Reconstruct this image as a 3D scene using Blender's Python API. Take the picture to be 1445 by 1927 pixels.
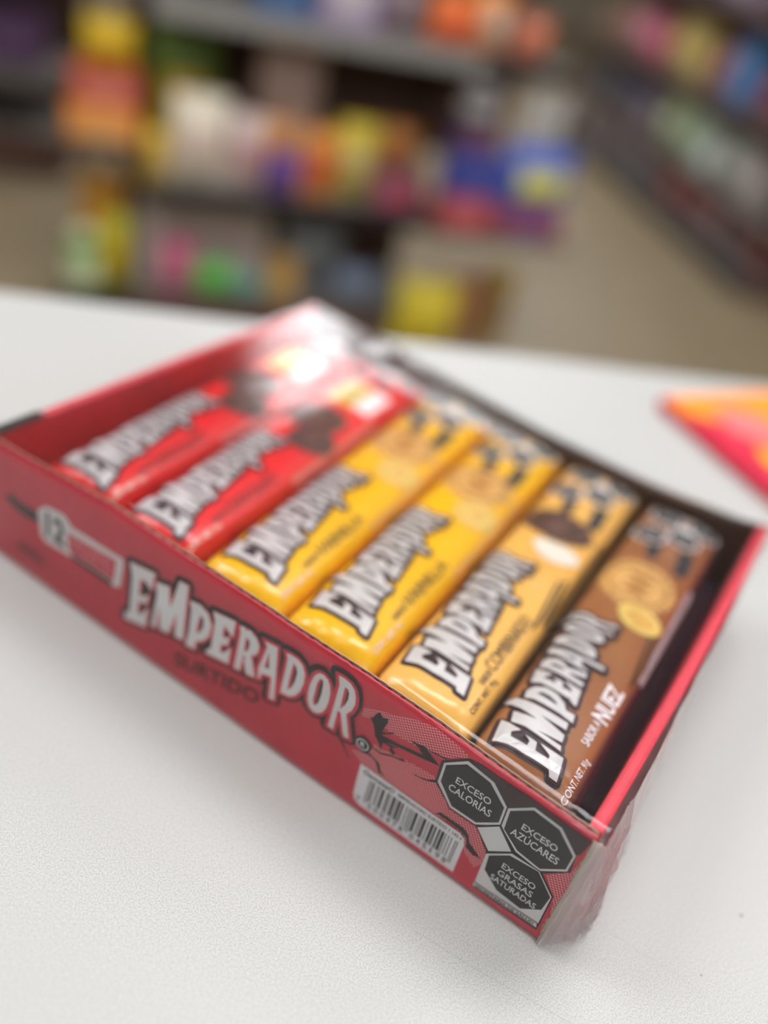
import bpy, bmesh, math, random
from mathutils import Vector, Matrix, noise
from mathutils.geometry import tessellate_polygon

random.seed(7)
for o in list(bpy.data.objects):
    bpy.data.objects.remove(o)
SC = bpy.context.scene
COL = SC.collection
R = math.radians
PI = math.pi

# ------------------------------------------------------------------ camera
cam_data = bpy.data.cameras.new('camera')
cam = bpy.data.objects.new('camera', cam_data)
COL.objects.link(cam)
cam.location = (-0.0063, -0.2357, 0.3372)
cam.rotation_euler = (R(53.81), R(-11.83), R(33.66))
cam_data.sensor_fit = 'VERTICAL'
cam_data.sensor_height = 36.0
cam_data.lens = 1693.2 * 36.0 / 1927.0
cam_data.clip_start = 0.01
cam_data.clip_end = 60
cam_data.dof.use_dof = True
cam_data.dof.focus_distance = 0.352
cam_data.dof.aperture_fstop = 1.75
SC.camera = cam

# ------------------------------------------------------------------ world, exposure
world = bpy.data.worlds.new('world')
SC.world = world
world.use_nodes = True
world.node_tree.nodes['Background'].inputs[0].default_value = (0.9, 0.95, 1.0, 1)
world.node_tree.nodes['Background'].inputs[1].default_value = 0.15
SC.view_settings.view_transform = 'Standard'
SC.view_settings.look = 'None'
SC.view_settings.gamma = 1.0
SC.view_settings.use_curve_mapping = False
SC.view_settings.exposure = 0.55
SC.cycles.max_bounces = 6
SC.cycles.diffuse_bounces = 3
SC.cycles.glossy_bounces = 3
SC.cycles.transmission_bounces = 2
SC.cycles.transparent_max_bounces = 12
LAMP = 9.0            # radiance of the ceiling panels

# store axes: A runs along the counter's far edge, N leads away from it into the store
TH = math.atan2(.478, .523)
AX = Vector((math.cos(TH), math.sin(TH), 0))
NX = Vector((-math.sin(TH), math.cos(TH), 0))
FLOOR, CEIL = -0.95, 1.95


def store(a, n, z=0.0):
    v = AX * a + NX * n
    return Vector((v.x, v.y, z))


# ------------------------------------------------------------------ materials
def srgb(r, g, b):
    f = lambda c: (c / 12.92 if c <= .04045 else ((c + .055) / 1.055) ** 2.4)
    return (f(r / 255), f(g / 255), f(b / 255))


def mat(name, col, rough=.5, metal=0.0, spec=.5, var=.06, scale=40., bump=0.0, coat=0.0):
    m = bpy.data.materials.new(name)
    m.use_nodes = True
    nt = m.node_tree
    b = nt.nodes['Principled BSDF']
    b.inputs['Roughness'].default_value = rough
    b.inputs['Metallic'].default_value = metal
    b.inputs['Specular IOR Level'].default_value = spec
    b.inputs['Coat Weight'].default_value = coat
    b.inputs['Coat Roughness'].default_value = .12
    tc = nt.nodes.new('ShaderNodeTexCoord')
    nz = nt.nodes.new('ShaderNodeTexNoise')
    nz.inputs['Scale'].default_value = scale
    nz.inputs['Detail'].default_value = 4
    nt.links.new(tc.outputs['Object'], nz.inputs['Vector'])
    cr = nt.nodes.new('ShaderNodeValToRGB')
    cr.color_ramp.elements[0].position = .3
    cr.color_ramp.elements[1].position = .7
    cr.color_ramp.elements[0].color = (*[c * (1 - var) for c in col], 1)
    cr.color_ramp.elements[1].color = (*[min(1, c * (1 + var)) for c in col], 1)
    nt.links.new(nz.outputs['Fac'], cr.inputs['Fac'])
    nt.links.new(cr.outputs['Color'], b.inputs['Base Color'])
    if bump:
        bp = nt.nodes.new('ShaderNodeBump')
        bp.inputs['Strength'].default_value = bump
        bp.inputs['Distance'].default_value = .001
        nt.links.new(nz.outputs['Fac'], bp.inputs['Height'])
        nt.links.new(bp.outputs['Normal'], b.inputs['Normal'])
    return m


def emis(name, col, strength):
    m = bpy.data.materials.new(name)
    m.use_nodes = True
    nt = m.node_tree
    nt.nodes.clear()
    e = nt.nodes.new('ShaderNodeEmission')
    e.inputs[0].default_value = (*col, 1)
    e.inputs[1].default_value = strength
    o = nt.nodes.new('ShaderNodeOutputMaterial')
    nt.links.new(e.outputs[0], o.inputs[0])
    return m


def film_mat(name, rough, haze, ior):
    """clear shrink film: see-through, with a gloss that grows at grazing angles and a little milky haze"""
    m = bpy.data.materials.new(name)
    m.use_nodes = True
    nt = m.node_tree
    nt.nodes.clear()
    N, Lk = nt.nodes.new, nt.links.new
    tr = N('ShaderNodeBsdfTransparent')
    gl = N('ShaderNodeBsdfGlossy')
    gl.inputs['Roughness'].default_value = rough
    gl.inputs['Color'].default_value = (1, 1, 1, 1)
    fr = N('ShaderNodeFresnel')
    fr.inputs['IOR'].default_value = ior
    df = N('ShaderNodeBsdfDiffuse')
    df.inputs['Color'].default_value = (.9, .9, .9, 1)
    tl = N('ShaderNodeBsdfTranslucent')
    tl.inputs['Color'].default_value = (.9, .9, .9, 1)
    hz = N('ShaderNodeMixShader')
    hz.inputs[0].default_value = .5
    Lk(df.outputs[0], hz.inputs[1])
    Lk(tl.outputs[0], hz.inputs[2])
    m1 = N('ShaderNodeMixShader')
    m1.inputs[0].default_value = haze
    Lk(tr.outputs[0], m1.inputs[1])
    Lk(hz.outputs[0], m1.inputs[2])
    m2 = N('ShaderNodeMixShader')
    Lk(fr.outputs[0], m2.inputs[0])
    Lk(m1.outputs[0], m2.inputs[1])
    Lk(gl.outputs[0], m2.inputs[2])
    out = N('ShaderNodeOutputMaterial')
    Lk(m2.outputs[0], out.inputs[0])
    return m


def halftone_mat(name, base, dot, pitch):
    m = bpy.data.materials.new(name)
    m.use_nodes = True
    nt = m.node_tree
    N, Lk = nt.nodes.new, nt.links.new
    b = nt.nodes['Principled BSDF']
    b.inputs['Roughness'].default_value = .45
    tc = N('ShaderNodeTexCoord')
    sp = N('ShaderNodeSeparateXYZ')
    Lk(tc.outputs['Object'], sp.inputs[0])

    def mth(op, x, y=None):
        q = N('ShaderNodeMath')
        q.operation = op
        for i, v in enumerate((x, y)):
            if v is None:
                continue
            if isinstance(v, (int, float)):
                q.inputs[i].default_value = v
            else:
                Lk(v, q.inputs[i])
        return q.outputs[0]
    k = 2 * PI / pitch
    u = mth('ADD', mth('MULTIPLY', sp.outputs['X'], k * .85), mth('MULTIPLY', sp.outputs['Z'], k * .5))
    v = mth('SUBTRACT', mth('MULTIPLY', sp.outputs['Z'], k * .85), mth('MULTIPLY', sp.outputs['X'], k * .5))
    s = mth('ADD', mth('SINE', u), mth('SINE', v))
    f = mth('MULTIPLY', mth('ADD', s, .05), 2.6)
    mx = N('ShaderNodeMix')
    mx.data_type = 'RGBA'
    mx.clamp_factor = True
    Lk(f, mx.inputs[0])
    mx.inputs[6].default_value = (*base, 1)
    mx.inputs[7].default_value = (*dot, 1)
    Lk(mx.outputs[2], b.inputs['Base Color'])
    return m


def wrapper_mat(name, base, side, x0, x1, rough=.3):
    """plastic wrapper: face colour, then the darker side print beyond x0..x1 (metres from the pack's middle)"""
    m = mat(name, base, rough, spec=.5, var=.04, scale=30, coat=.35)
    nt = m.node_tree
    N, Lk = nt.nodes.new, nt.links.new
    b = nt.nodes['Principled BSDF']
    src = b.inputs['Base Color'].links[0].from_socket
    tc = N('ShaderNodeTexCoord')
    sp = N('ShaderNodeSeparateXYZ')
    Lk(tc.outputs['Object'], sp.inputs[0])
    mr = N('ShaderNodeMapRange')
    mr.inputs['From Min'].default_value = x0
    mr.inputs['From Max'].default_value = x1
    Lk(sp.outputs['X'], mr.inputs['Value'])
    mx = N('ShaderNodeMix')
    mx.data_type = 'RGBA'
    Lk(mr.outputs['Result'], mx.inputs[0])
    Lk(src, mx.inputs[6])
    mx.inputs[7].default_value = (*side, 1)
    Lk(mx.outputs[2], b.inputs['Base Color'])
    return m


_cache = {}


def paint(r, g, b, rough=.45, **k):
    key = (r, g, b, rough, tuple(sorted(k.items())))
    if key not in _cache:
        _cache[key] = mat('paint_%d_%d_%d' % (r, g, b), srgb(r, g, b), rough, **k)
    return _cache[key]


# ------------------------------------------------------------------ object helpers
def tag(o, label=None, cat=None, group=None, kind=None):
    if label: o['label'] = label
    if cat: o['category'] = cat
    if group: o['group'] = group
    if kind: o['kind'] = kind
    return o


def empty(name, loc=(0, 0, 0), rz=0.0, parent=None):
    o = bpy.data.objects.new(name, None)
    o.empty_display_size = .02
    o.location = loc
    o.rotation_euler = (0, 0, rz)
    COL.objects.link(o)
    if parent: o.parent = parent
    return o


def obj(name, me, material, parent=None, smooth=False, loc=None):
    if isinstance(me, bmesh.types.BMesh):
        bm = me
        me = bpy.data.meshes.new(name)
        bm.to_mesh(me)
        bm.free()
    if material is not None:
        me.materials.clear()
        me.materials.append(material)
    if smooth:
        for p in me.polygons: p.use_smooth = True
    o = bpy.data.objects.new(name, me)
    COL.objects.link(o)
    if parent: o.parent = parent
    if loc: o.location = loc
    return o


def box_bm(x0, x1, y0, y1, z0, z1, bev=0.0, seg=2, bm=None):
    own = bm is None
    b = bmesh.new()
    bmesh.ops.create_cube(b, size=1)
    for v in b.verts:
        v.co = ((x0 + x1) / 2 + v.co.x * (x1 - x0), (y0 + y1) / 2 + v.co.y * (y1 - y0), (z0 + z1) / 2 + v.co.z * (z1 - z0))
    if bev:
        bmesh.ops.bevel(b, geom=list(b.edges), offset=bev, segments=seg, affect='EDGES', profile=.5)
    if own: return b
    tmp = bpy.data.meshes.new('tmp')
    b.to_mesh(tmp); b.free()
    bm.from_mesh(tmp)
    bpy.data.meshes.remove(tmp)
    return bm


def grid_bm(nu, nv, f, closed_u=False, bm=None):
    bm = bm or bmesh.new()
    vs = [[bm.verts.new(f(i, j)) for j in range(nv)] for i in range(nu)]
    for i in range(nu if closed_u else nu - 1):
        for j in range(nv - 1):
            k = (i + 1) % nu
            bm.faces.new((vs[i][j], vs[k][j], vs[k][j + 1], vs[i][j + 1]))
    return bm, vs


def lathe_bm(prof, n=20, bm=None, cx=0, cy=0):
    bm, vs = grid_bm(n, len(prof), lambda i, j: (cx + prof[j][0] * math.cos(2 * PI * i / n), cy + prof[j][0] * math.sin(2 * PI * i / n), prof[j][1]), True, bm)
    bm.faces.new([vs[i][-1] for i in range(n)])
    bm.faces.new([vs[i][0] for i in reversed(range(n))])
    return bm


_text = {}


def text_tris(s, bold=0.0):
    key = (s, bold)
    if key in _text: return _text[key]
    cu = bpy.data.curves.new('t', 'FONT')
    cu.body = s
    cu.offset = bold
    cu.resolution_u = 3
    cu.fill_mode = 'FRONT' if hasattr(cu, 'fill_mode') else cu.fill_mode
    o = bpy.data.objects.new('t', cu)
    COL.objects.link(o)
    bpy.context.view_layer.update()
    ev = o.evaluated_get(bpy.context.evaluated_depsgraph_get())
    me = ev.to_mesh()
    vs = [(v.co.x, v.co.y) for v in me.vertices]
    fs = [tuple(p.vertices) for p in me.polygons]
    ev.to_mesh_clear()
    bpy.data.objects.remove(o)
    bpy.data.curves.remove(cu)
    x0, x1 = min(v[0] for v in vs), max(v[0] for v in vs)
    y0, y1 = min(v[1] for v in vs), max(v[1] for v in vs)
    vs = [((x - x0) / (x1 - x0), (y - y0) / (y1 - y0)) for x, y in vs]
    _text[key] = (vs, fs)
    return _text[key]


def smooth(ring, n=2):
    for _ in range(n):
        out = []
        for (ax, ay), (bx, by) in zip(ring, ring[1:] + ring[:1]):
            out += [(.75 * ax + .25 * bx, .75 * ay + .25 * by), (.25 * ax + .75 * bx, .25 * ay + .75 * by)]
        ring = out
    return ring


class Sheet:
    """flat print in millimetres, later laid on a surface"""

    def __init__(self):
        self.v, self.f, self.k = [], [], 0

    def poly(self, outer, *holes, off=0.0):
        rings = [[Vector((p[0], p[1], 0)) for p in r] for r in (outer,) + holes]
        flat = [p for r in rings for p in r]
        base = len(self.v)
        self.v += [(p.x, p.y, off) for p in flat]
        self.f += [tuple(base + i for i in t) for t in tessellate_polygon(rings)]
        return self

    def piece(self, pts):
        self.k += 1
        base = len(self.v)
        self.v += [(x, y, self.k * 1.5e-6) for x, y in pts]
        self.f.append(tuple(range(base, base + len(pts))))

    def stroke(self, ring, w, closed=True):
        n = len(ring)
        for i in range(n if closed else n - 1):
            (ax, ay), (bx, by) = ring[i], ring[(i + 1) % n]
            l = math.hypot(bx - ax, by - ay)
            if l < 1e-6: continue
            nx, ny = -(by - ay) / l * w, (bx - ax) / l * w
            self.piece([(ax + nx, ay + ny), (bx + nx, by + ny), (bx - nx, by - ny), (ax - nx, ay - ny)])
        for (ax, ay) in ring:
            self.piece([(ax + w * math.cos(q * PI / 5), ay + w * math.sin(q * PI / 5)) for q in range(10)])
        return self

    def rect(self, x0, x1, y0, y1):
        return self.poly([(x0, y0), (x1, y0), (x1, y1), (x0, y1)])

    def text(self, s, x0, x1, y0, y1, bold=0.0, skew=0.0, up=None):
        """text fitted into a box; up='t' turns it to read along +x with its top towards -y"""
        vs, fs = text_tris(s, bold)
        base = len(self.v)
        for (u, v) in vs:
            vv = v
            if up == 't': vv = 1 - v
            self.v.append((x0 + (u + skew * v) * (x1 - x0), y0 + vv * (y1 - y0), 0))
        self.f += [tuple(base + i for i in f) for f in fs]
        return self

    def build(self, name, mapf, material, parent, cut=None):
        bm = bmesh.new()
        vs = [bm.verts.new(c) for c in self.v]
        for f in self.f:
            if len(set(f)) > 2:
                try: bm.faces.new([vs[i] for i in f])
                except ValueError: pass
        if cut:
            for ax in (0, 1):
                c = [v.co[ax] for v in bm.verts]
                q = math.floor(min(c) / cut) * cut + cut
                no = (1, 0, 0) if ax == 0 else (0, 1, 0)
                while q < max(c):
                    bmesh.ops.bisect_plane(bm, geom=bm.verts[:] + bm.edges[:] + bm.faces[:], dist=1e-7, plane_co=(q, q, 0), plane_no=no)
                    q += cut
        for v in bm.verts:
            v.co = mapf(v.co.x, v.co.y, v.co.z)
        return obj(name, bm, material, parent)


LOGO = [
    [[(-235.9, 53.9), (-220.1, 56.9), (-221.6, 45.5), (-225.8, 48.9), (-228.8, 47.8), (-229.1, 38.4), (-225.8, 38.7), (-223.0, 42.3), (-223.7, 35.5), (-229.1, 33.7), (-229.3, 26.3), (-226.9, 26.5), (-222.8, 33.9), (-223.5, 20.6), (-237.7, 16.8), (-237.2, 21.3), (-234.5, 23.2), (-234.0, 46.7)]],
    [[(-219.3, 52.3), (-211.1, 54.8), (-209.5, 42.6), (-205.5, 61.9), (-200.2, 62.7), (-200.1, 28.6), (-205.2, 27.6), (-205.4, 42.4), (-209.1, 26.7), (-214.5, 25.5), (-216.1, 39.2), (-217.1, 24.9), (-220.3, 23.6), (-218.0, 45.4)]],
    [[(-198.4, 55.0), (-192.4, 56.4), (-187.5, 54.4), (-184.7, 49.1), (-185.3, 42.1), (-188.7, 36.4), (-192.6, 33.5), (-192.5, 28.3), (-198.4, 26.9), (-197.2, 35.5), (-197.0, 50.5)], [(-191.7, 51.0), (-189.5, 49.3), (-189.4, 44.8), (-190.9, 40.4), (-192.8, 38.7), (-192.5, 44.4)]],
    [[(-184.7, 57.8), (-172.1, 60.3), (-172.5, 50.5), (-175.9, 52.8), (-177.8, 54.0), (-178.1, 47.9), (-176.2, 46.9), (-174.3, 50.0), (-174.5, 44.0), (-178.2, 42.0), (-178.2, 37.3), (-176.1, 38.1), (-172.6, 43.8), (-172.8, 33.4), (-186.2, 30.6), (-185.5, 33.4), (-183.5, 35.7), (-183.1, 52.8)]],
    [[(-170.8, 59.4), (-166.5, 60.7), (-162.3, 60.6), (-159.0, 57.8), (-157.8, 54.6), (-158.4, 50.7), (-161.2, 46.9), (-157.6, 36.2), (-162.5, 34.6), (-165.3, 43.8), (-166.1, 34.2), (-170.8, 33.3), (-170.0, 56.2)], [(-165.5, 55.6), (-163.5, 55.0), (-163.0, 52.7), (-163.4, 49.1), (-165.4, 46.5), (-165.5, 51.3)]],
    [[(-157.2, 61.4), (-148.5, 62.8), (-145.1, 30.4), (-149.6, 29.1), (-150.3, 42.3), (-154.0, 41.0), (-155.0, 36.9), (-157.1, 36.0), (-157.9, 43.2), (-155.3, 58.1)], [(-152.5, 56.0), (-151.1, 46.8), (-153.6, 45.7)]],
    [[(-145.7, 62.6), (-142.2, 63.6), (-138.1, 63.5), (-134.9, 61.7), (-132.8, 57.5), (-132.4, 52.0), (-133.4, 45.7), (-135.5, 41.4), (-138.5, 38.5), (-144.4, 37.1), (-144.5, 40.6), (-144.3, 49.1), (-144.2, 59.3)], [(-139.6, 59.0), (-137.9, 57.6), (-136.9, 55.1), (-137.1, 49.8), (-138.1, 44.9), (-140.0, 41.9), (-140.0, 49.8)]],
    [[(-127.4, 64.0), (-124.8, 64.6), (-121.9, 63.3), (-120.1, 60.4), (-119.1, 56.5), (-118.9, 51.2), (-119.4, 46.3), (-120.8, 42.5), (-122.9, 40.2), (-125.8, 39.1), (-128.7, 40.6), (-130.5, 44.1), (-131.2, 48.8), (-131.0, 54.5), (-130.0, 59.6), (-128.9, 62.2)], [(-125.2, 60.5), (-124.0, 59.9), (-123.6, 57.3), (-123.4, 52.0), (-123.9, 46.8), (-124.9, 43.9), (-126.0, 43.9), (-126.7, 46.4), (-126.6, 50.9), (-126.6, 56.1), (-126.0, 59.2)]],
    [[(-119.3, 69.4), (-115.6, 69.9), (-111.6, 69.2), (-108.8, 66.8), (-107.4, 63.3), (-106.8, 59.0), (-107.6, 54.7), (-109.5, 51.0), (-105.2, 38.0), (-109.2, 37.0), (-110.5, 39.2), (-113.8, 49.2), (-113.7, 37.0), (-118.2, 36.8), (-117.8, 52.0), (-117.6, 63.8)], [(-113.6, 64.4), (-112.0, 64.3), (-111.1, 62.5), (-110.8, 59.1), (-111.6, 54.8), (-113.4, 51.1), (-113.5, 56.2)]],
]
TR = {
    'oct1': [(-63.9, 59.2), (-55.3, 67.8), (-43.0, 65.8), (-34.7, 57.9), (-33.8, 47.0), (-43.2, 38.5), (-55.0, 38.3), (-63.6, 47.3)],
    'oct1i': [(-62.8, 58.8), (-55.2, 66.0), (-44.3, 64.6), (-35.7, 56.9), (-35.2, 47.8), (-43.2, 39.9), (-54.7, 39.8), (-62.5, 48.8)],
    'oct2': [(-34.2, 57.9), (-25.6, 66.6), (-13.6, 65.5), (-4.6, 56.7), (-4.6, 46.5), (-13.5, 37.3), (-24.6, 38.8), (-34.0, 47.1)],
    'oct2i': [(-33.1, 57.4), (-25.4, 65.2), (-14.1, 64.1), (-5.4, 55.7), (-5.4, 47.1), (-13.7, 38.7), (-24.3, 40.1), (-32.3, 46.4)],
    'oct3i': [(-33.1, 27.4), (-25.9, 34.9), (-13.6, 36.7), (-5.2, 27.7), (-5.8, 18.0), (-13.1, 10.6), (-24.5, 11.5), (-32.3, 18.2)],
    'oct3bg': [(-34.5, 27.5), (-25.6, 36.9), (-13.5, 37.3), (-4.8, 28.3), (-4.3, 9.1), (-33.8, 7.3)],
    'strip': [(-34.2, 7.4), (-4.9, 9.6), (-4.2, 6.4), (-33.7, 4.6)],
    'diam': [(-41.9, 37.8), (-34.3, 45.9), (-26.1, 37.3), (-34.1, 29.4)],
    'back': [(-65.3, 59.3), (-55.4, 69.3), (-49.4, 70.4), (-38.1, 69.5), (-25.6, 68.5), (-13.9, 67.0), (-7.1, 65.1), (-2.0, 68.4), (-3.2, 61.1), (-4.4, 57.0), (-3.4, 46.7), (-12.0, 36.9), (-4.3, 28.8), (-3.6, 4.9), (-33.7, 3.5), (-34.5, 27.5), (-42.5, 37.6), (-55.0, 37.3), (-64.8, 46.6)],
    'darktop': [(-53.6, 68.9), (-49.9, 69.9), (-28.7, 70.1), (-10.3, 68.8), (-2.0, 68.4), (-3.7, 57.7), (-13.9, 65.2), (-25.7, 67.0), (-34.3, 58.2), (-43.3, 65.5)],
    'body': [(-99.8, 57.2), (-98.5, 57.0), (-97.4, 60.6), (-95.9, 62.8), (-94.2, 61.0), (-91.7, 62.3), (-91.4, 60.1), (-92.6, 53.6), (-92.5, 51.6), (-91.0, 51.3), (-90.9, 47.8), (-90.8, 42.9), (-92.7, 46.3), (-95.1, 48.9), (-96.9, 53.9)],
    'br1': [(-92.7, 53.4), (-90.9, 54.1), (-87.2, 57.8), (-88.4, 55.6), (-92.5, 51.8)],
    'spear': [(-92.5, 51.6), (-87.6, 52.4), (-84.5, 52.8), (-73.0, 55.7), (-75.6, 57.4), (-74.9, 57.6), (-77.6, 58.2), (-80.5, 58.7), (-73.2, 60.5), (-68.9, 57.7), (-65.0, 55.6), (-73.6, 53.4), (-80.3, 51.9), (-87.1, 50.3), (-91.0, 48.2)],
    'br2': [(-91.0, 48.0), (-87.7, 49.5), (-84.1, 50.3), (-86.6, 48.4), (-84.2, 46.9), (-85.3, 44.9), (-87.5, 46.5), (-87.0, 48.3)],
    'cr1': [(-95.5, 42.0), (-90.6, 41.8), (-85.2, 44.6), (-80.1, 46.6), (-78.9, 45.7), (-80.5, 45.2), (-85.4, 43.7), (-90.9, 41.0), (-94.7, 41.4)],
    'cr2': [(-75.2, 42.7), (-72.3, 43.0), (-67.9, 44.4), (-64.2, 48.0), (-64.4, 45.8), (-67.7, 43.7), (-72.5, 42.3)],
    'cr3': [(-96.8, 37.9), (-94.5, 37.2), (-91.8, 36.2), (-89.4, 35.3), (-88.2, 32.0), (-85.7, 30.5), (-89.0, 30.2), (-90.8, 34.1), (-93.4, 36.1), (-96.7, 35.8)],
    'cr4': [(-73.3, 59.5), (-69.7, 60.6), (-63.2, 61.8), (-63.1, 61.2), (-69.9, 59.9)],
    'cr5': [(-59.7, 29.7), (-57.8, 32.0), (-52.1, 32.1), (-46.8, 32.2), (-43.8, 30.2), (-42.3, 26.6), (-35.6, 22.0), (-39.5, 21.1), (-42.9, 22.8), (-44.1, 27.8), (-47.7, 29.3), (-52.2, 29.9), (-57.2, 30.0)],
    'cr6': [(-111.0, 34.1), (-108.1, 33.8), (-105.6, 29.7), (-102.7, 26.3), (-104.4, 27.2), (-106.7, 30.0), (-109.1, 32.6)],
    'reg': [(-102.7, 42.7), (-100.2, 44.9), (-97.0, 44.2), (-94.9, 41.8), (-94.9, 39.5), (-96.9, 36.2), (-100.0, 36.6), (-102.5, 39.1)],
    'regc': [(-99.0, 40.4)],
    'half1': [(-103.3, 59.9), (-92.7, 64.9), (-79.5, 71.3), (-71.8, 73.4), (-60.5, 71.6), (-55.2, 69.6), (-63.7, 62.0), (-74.5, 58.1), (-84.1, 56.7), (-90.4, 55.9), (-98.1, 56.9), (-103.4, 54.3)],
    'half2': [(-94.2, 44.2), (-91.2, 44.0), (-79.3, 46.8), (-70.3, 48.2), (-64.7, 48.6), (-62.9, 47.3), (-55.6, 36.7), (-42.3, 36.8), (-34.7, 28.2), (-34.6, 18.8), (-36.8, 14.4), (-43.5, 20.1), (-45.5, 27.9), (-52.2, 29.9), (-63.3, 28.2), (-80.8, 26.8), (-96.6, 28.5), (-104.2, 32.7), (-98.1, 35.0)],
    'half3': [(-10.8, 37.2), (-3.4, 46.7), (-1.1, 60.4), (-0.1, 54.7), (-0.8, 43.0), (-0.3, 20.4), (0.3, 5.5), (-2.5, 21.1), (-4.3, 28.8)],
    'label': [(-97.5, 28.9), (-79.1, 28.8), (-63.1, 28.8), (-46.9, 28.3), (-44.6, 26.3), (-43.8, 21.5), (-44.0, 16.9), (-43.5, 4.3), (-56.0, 3.6), (-69.8, 3.6), (-91.7, 6.3), (-95.3, 7.4), (-96.8, 10.5), (-97.0, 14.6)],
    'bars': [(-91.3, 23.5), (-46.3, 22.7), (-46.3, 7.8), (-90.2, 11.0)],
    'digits': [(-93.6, 9.1), (-87.8, 8.8), (-48.5, 7.2), (-49.5, 9.1)],
    'gam': [(-95.5, 26.2), (-79.5, 26.7), (-77.5, 26.1), (-45.4, 24.6)],
    'surt': [(-203.8, 9.4), (-204.6, 17.6), (-153.3, 21.1), (-154.7, 29.9)],
    'badge12': [(-299.4, 46.7), (-293.7, 52.6), (-289.8, 53.5), (-280.7, 54.9), (-275.0, 50.4), (-247.0, 51.8), (-241.0, 52.2), (-240.2, 49.3), (-241.9, 33.7), (-245.5, 31.9), (-275.5, 31.5), (-293.4, 29.9), (-297.4, 32.2)],
    'badgered': [(-278.2, 45.7), (-245.1, 48.5), (-246.3, 34.9), (-276.8, 34.2)],
    'badgeline': [(-274.9, 33.7), (-246.9, 34.0), (-248.6, 30.4), (-275.5, 30.9)],
    'n12': [(-293.7, 49.5), (-279.5, 48.9), (-284.7, 34.1)],
    'swoosh': [(-324.4, 42.0), (-318.0, 45.7), (-311.3, 43.8), (-300.5, 45.0), (-297.9, 39.5), (-305.4, 37.4), (-314.3, 37.4), (-319.7, 39.5)],
    'text_l': [(-315.8, 18.5), (-292.9, 19.3), (-294.4, 12.1), (-317.5, 12.5)],
    'ex1': [(-56.8, 54.0), (-41.0, 56.5), (-58.4, 48.7), (-38.7, 49.2)],
    'ex2': [(-26.3, 52.8), (-11.7, 54.1), (-29.5, 47.7), (-8.6, 48.1)],
    'ex3': [(-26.4, 25.0), (-11.9, 28.8), (-30.5, 17.0), (-7.4, 17.8)],
}

# ------------------------------------------------------------------ the room
M_floor = mat('tan_floor_vinyl', srgb(146, 131, 105), .45, var=.08, scale=3)
M_wall = mat('store_wall_paint', srgb(176, 164, 146), .8, var=.03, scale=2)
M_ceil = mat('ceiling_tile', srgb(232, 231, 226), .9, var=.02, scale=8)


def slab(name, a0, a1, n0, n1, z0, z1, material):
    o = obj(name, box_bm(a0, a1, n0, n1, z0, z1), material)
    o.rotation_euler = (0, 0, TH)
    return tag(o, kind='structure')


slab('floor', -6, 8, -4, 12, FLOOR - .1, FLOOR, M_floor)
slab('ceiling', -6, 8, -4, 12, CEIL, CEIL + .1, M_ceil)
slab('wall_back', -6, 8, 12, 12.1, FLOOR, CEIL, M_wall)
slab('wall_front', -6, 8, -4.1, -4, FLOOR, CEIL, M_wall)
slab('wall_left', -6.1, -6, -4, 12, FLOOR, CEIL, M_wall)
slab('wall_right', 8, 8.1, -4, 12, FLOOR, CEIL, M_wall)

LAMPL = ['white ceiling light panel straight above the sales counter', 'white ceiling light panel above the snack shelf in the middle aisle', 'white ceiling light panel at the far end of the middle aisle',
         'white ceiling light panel above the left end of the counter', 'white ceiling light panel above the far left shelf unit', 'white ceiling light panel above the right end of the counter',
         'white ceiling light panel above the aisle beside the right shelf run', 'white ceiling light panel at the far end of the right shelf run', 'white ceiling light panel in the far left corner of the store', 'added ceiling fill light panel in the middle behind the sales counter', 'added ceiling fill light panel behind the left end of the counter', 'added ceiling fill light panel behind the right end of the counter']
M_house = mat('lamp_housing', (.75, .75, .75), .5)
M_diff = emis('lamp_diffuser', (.985, .985, 1.0), LAMP)
for i, (a, n) in enumerate([(.45, .85), (.6, 4.75), (.6, 7.9), (-1.35, .85), (-3.8, 4.2), (2.25, .85), (1.75, 5.0), (3.4, 7.6), (-2.3, 7.6), (.57, -1.7), (-1.3, -1.7), (2.4, -1.7)]):  # last three, behind the counter, are added to brighten the carton's front
    t = empty('ceiling_light', store(a, n, CEIL - .05), TH)
    tag(t, LAMPL[i], 'lamp', 'ceiling light panels')
    w, d = (.3, .6) if i == 1 else (.6, .3)
    obj('housing', box_bm(-w - .03, w + .03, -d - .03, d + .03, .012, .05, .004), M_house, t)
    obj('diffuser', box_bm(-w, w, -d, d, 0, .012), M_diff, t)

# ------------------------------------------------------------------ counter
M_top = mat('white_speckled_laminate', srgb(226, 226, 223), .42, spec=.35, var=.0, scale=1)
nt = M_top.node_tree
b = nt.nodes['Principled BSDF']
cr = [q for q in nt.nodes if q.type == 'VALTORGB'][0]
nz = [q for q in nt.nodes if q.type == 'TEX_NOISE'][0]
nz.inputs['Scale'].default_value = 1500
nz.inputs['Detail'].default_value = 3
cr.color_ramp.elements[0].position = .34
cr.color_ramp.elements[1].position = .62
cr.color_ramp.elements[0].color = (*srgb(166, 166, 164), 1)
cr.color_ramp.elements[1].color = (*srgb(193, 193, 190), 1)
M_cpanel = mat('counter_front_panel', srgb(150, 140, 125), .6)
counter = empty('sales_counter', store(0, .1, FLOOR), TH)
tag(counter, 'white speckled laminate sales counter carrying the red cookie carton', 'counter')
ch = -FLOOR
obj('worktop', box_bm(-2.2, 2.2, -.5, .443, ch - .04, ch, .004, 3), M_top, counter)
obj('body', box_bm(-2.15, 2.15, -.42, .36, 0, ch - .04, .004), M_cpanel, counter)
M_scr = mat('grey_scratch', srgb(150, 150, 148), .6)
M_speck = mat('dark_speck', srgb(50, 48, 46), .8)
cinv = counter.matrix_basis.inverted()
SCR1 = [(-.0432, -.0304), (-.0171, -.0278), (-.0036, -.0259), (.024, -.0217), (.04, -.019)]
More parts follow.
